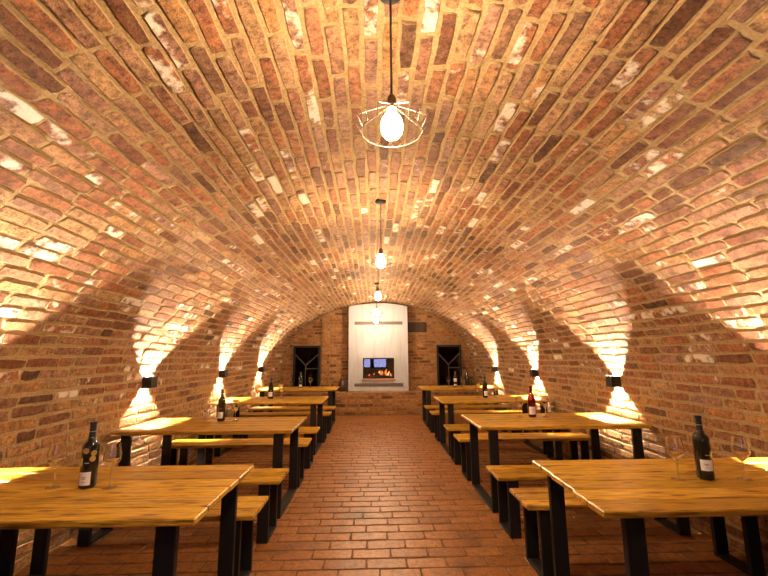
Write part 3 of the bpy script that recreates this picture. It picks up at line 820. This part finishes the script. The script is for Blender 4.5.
def glass(label, loc, rz):
    global _gp
    if _gp is None:
        g = thing('wine_glass', label, 'wine glass', loc, rz, 'wine glasses on the tables')
        MB().lathe([(0.0, 0.0)] + G_OUT[:5], 24).build('foot', M_FOOT, g, 60)
        MB().lathe(G_OUT[4:], 12).build('stem', M_GLASS, g, 60)
        MB().lathe(BOWL + [(0.0300, 0.2150)] + [(r_ - 0.0016, z_ + 0.0006) for r_, z_ in BOWL[::-1][1:-1]] + [(0.0, 0.0925)], 28).build('bowl', M_GLASS, g, 60)
        zl = 0.133; wp = [(0.0, 0.0930), (0.0133, 0.0985), (0.0253, 0.1115), (0.0358, 0.1275), (0.0376, zl), (0.0, zl)]
        MB().lathe(wp, 24).build('wine', M_WINE, g, 40)
        _gp = g; return g
    c = copy_tree(_gp); c.location = loc; c.rotation_euler = (0, 0, rz); c['label'] = label; return c

TOP = TAB_H + 0.0008
SETS = {(-1, 0): ((-1.456, 2.235), (-1.628, 2.24), (-1.333, 2.22)), (1, 0): ((1.745, 2.22), (1.598, 2.22), (1.935, 2.20)),
        (-1, 1): ((-1.572, 4.385), (-1.742, 4.40), (-1.427, 4.38)), (1, 1): ((1.685, 4.42), (1.557, 4.43), (1.829, 4.42)),
        (-1, 2): ((-1.62, 6.62), (-1.835, 6.65), (-1.46, 6.65)), (1, 2): ((1.744, 6.46), (1.635, 6.47), (1.91, 6.47)),
        (-1, 3): ((-1.555, 8.90), (-1.77, 8.92), (-1.35, 8.92)), (1, 3): ((1.723, 8.695), (1.585, 8.72), (1.87, 8.72))}
TBL = {(s_, i): 'the table %s, %s' % (ORD[i], ROW[s_]) for s_ in (-1, 1) for i in range(4)}
for key, (b, g1, g2) in SETS.items():
    for p, wd in ((g1, 'wall' if key[0] < 0 else 'aisle'), (g2, 'aisle' if key[0] < 0 else 'wall')):
        glass('wine glass, %s side of the bottle on %s' % (wd, TBL[key]), (p[0], p[1], TOP), random.uniform(0, 6))
def face_cam(p, extra=0.0): return math.atan2(-p[1], -p[0]) + extra
def bl(k, *a, **kw):
    p = SETS[k][0]; ex = kw.pop('turn', 0.0)
    bottle(a[0], (p[0], p[1], TOP), *a[1:], face=face_cam(p, ex), **kw)
bl((-1, 0), 'dark wine bottle with three gold medals and a low white label', BORD, M_DARKGLASS, 0.236, (0.018, 0.078, 0.72), turn=-0.45, medals=True)
bl((1, 0), 'plain dark wine bottle with one low white label and no medals, nearest the camera', BORD, M_DARKGLASS, 0.236, (0.046, 0.098, 0.75), turn=0.35)
bl((-1, 1), 'dark wine bottle with olive shoulders under a black capsule', BORD, M_OLIVEGLASS, 0.236, (0.030, 0.090, 0.75), turn=-0.35)
bl((1, 1), 'red tinted see-through wine bottle with a pale pink label', BORD, M_ROSE, 0, (0.030, 0.105, 0.95), turn=0.2)
bl((-1, 2), 'dark sloping-shouldered wine bottle on the third table from the camera, left row', BURG, M_DARKGLASS, 0.238, (0.035, 0.10, 0.75), turn=-0.1)
bl((1, 2), 'dark wine bottle on the third table from the camera, right row', BORD, M_DARKGLASS, 0.236, (0.030, 0.098, 0.75), turn=0.35)
bl((-1, 3), 'dark wine bottle before the niche door on the pilaster side of the fireplace', BORD, M_DARKGLASS, 0.236, (0.020, 0.060, 0.75))
bl((1, 3), 'dark wine bottle with two white labels before the niche door under the hatch', BORD, M_DARKGLASS, 0.236, (0.020, 0.055, 0.75), upper=(0.11, 0.17, 0.9))

# ------------------------------------------------------------------ wall lamps (light shining up and down out of an open box)
SC_Y = {-1: [2.25, 4.36, 6.44, 8.62], 1: [2.28, 4.36, 6.52, 8.66]}
SC_Z = {-1: 1.150, 1: 1.117}
for side in (-1, 1):
    for i, yy in enumerate(SC_Y[side]):
        wx = CX + side * (HW - 0.013)
        s = thing('wall_lamp', 'black box wall lamp over the table %s, %s' % (ORD[i], 'left wall' if side < 0 else 'right wall'), 'wall lamp', (wx, yy, SC_Z[side]), 0, 'up and down wall lamps')
        w, d, h, t = 0.055, 0.100, 0.056, 0.003
        d0 = lambda a: -side * a
        xb = sorted((d0(0.0), d0(0.004))); xf = sorted((d0(d - t), d0(d))); xm = sorted((d0(0.004), d0(d - t)))
        MB().box(xb[0], xb[1], -w, w, -h, h).box(xf[0], xf[1], -w, w, -h, h).box(xm[0], xm[1], -w, -w + t, -h, h).box(xm[0], xm[1], w - t, w, -h, h).build('housing', M_SCONCE, s)
        MB().box(xm[0], xm[1], -w + t, w - t, -0.004, 0.004).build('divider', M_SCONCE, s)
        for sg in (-1, 1):
            a, b = sorted((d0(0.049), d0(0.061))); z0, z1 = sorted((sg * 0.0042, sg * 0.0062))
            MB().box(a, b, -0.006, 0.006, z0, z1).build('led', M_LED, s)

# ------------------------------------------------------------------ pendant lamps
LAMP_X = 0.068; LAMP_Z = 2.215
LAMP_Y = [1.33, 3.45, 5.53, 7.60, 9.50]
LN = ['largest caged bulb pendant, hanging nearest the camera', 'second caged bulb pendant from the camera, its black ceiling rose visible',
      'third caged bulb pendant from the camera', 'second caged bulb pendant from the fireplace', 'caged bulb pendant hanging nearest the fireplace']
def make_pendant():
    p = thing('pendant_lamp', '', 'pendant lamp', (0, 0, 0), 0, 'caged bulb pendants down the middle of the vault')
    top = 2.775 - LAMP_Z
    MB().lathe([(0.0, top - 0.030), (0.030, top - 0.030), (0.048, top - 0.022), (0.05, top), (0, top)], 24).build('ceiling_rose', M_SCONCE, p, 40)
    MB().tube([(0, 0, 0.112), (0, 0, top - 0.028)], 0.0042, 8).build('cable', M_CORD, p, 60)
    MB().lathe([(0.0, 0.118), (0.006, 0.117), (0.014, 0.108), (0.0165, 0.096), (0.0165, 0.060), (0.0, 0.060)], 20).build('socket', M_BRASS, p, 40)
    MB().lathe([(0.0, -0.058), (0.013, -0.0555), (0.025, -0.048), (0.0345, -0.035), (0.039, -0.018), (0.039, -0.002), (0.0345, 0.016), (0.026, 0.031), (0.017, 0.043), (0.0135, 0.0595), (0.0, 0.0595)], 20).build('bulb', M_BULB, p, 60)
    cg = MB(); RR, zr = 0.108, -0.029
    cg.tube([(RR * math.cos(a), RR * math.sin(a), zr) for a in np.linspace(0, 2 * math.pi, 40, endpoint=False)], 0.0013, 6, closed=True)
    cage = cg.build('cage_ring', M_WIRE, p, 60)
    for k in range(16):
        a = 2 * math.pi * k / 16; da = math.pi / 16 * 0.62
        pts = [(RR * math.cos(a - da), RR * math.sin(a - da), zr), (0.132 * math.cos(a), 0.132 * math.sin(a), zr + 0.034), (RR * math.cos(a + da), RR * math.sin(a + da), zr)]
        MB().tube(pts, 0.0011, 5).build('cage_point', M_WIRE, cage)
    for k in range(8):
        a = 2 * math.pi * k / 8 + math.pi / 8
        MB().tube([(0.1315 * math.cos(a), 0.1315 * math.sin(a), zr + 0.034), (0.0166 * math.cos(a), 0.0166 * math.sin(a), 0.070)], 0.0007, 5).build('cage_wire', M_WIRE, cage)
    return p
pen = make_pendant()
for i, yy in enumerate(LAMP_Y):
    o = pen if i == 0 else copy_tree(pen)
    o.location = (LAMP_X, yy, LAMP_Z); o['label'] = LN[i]
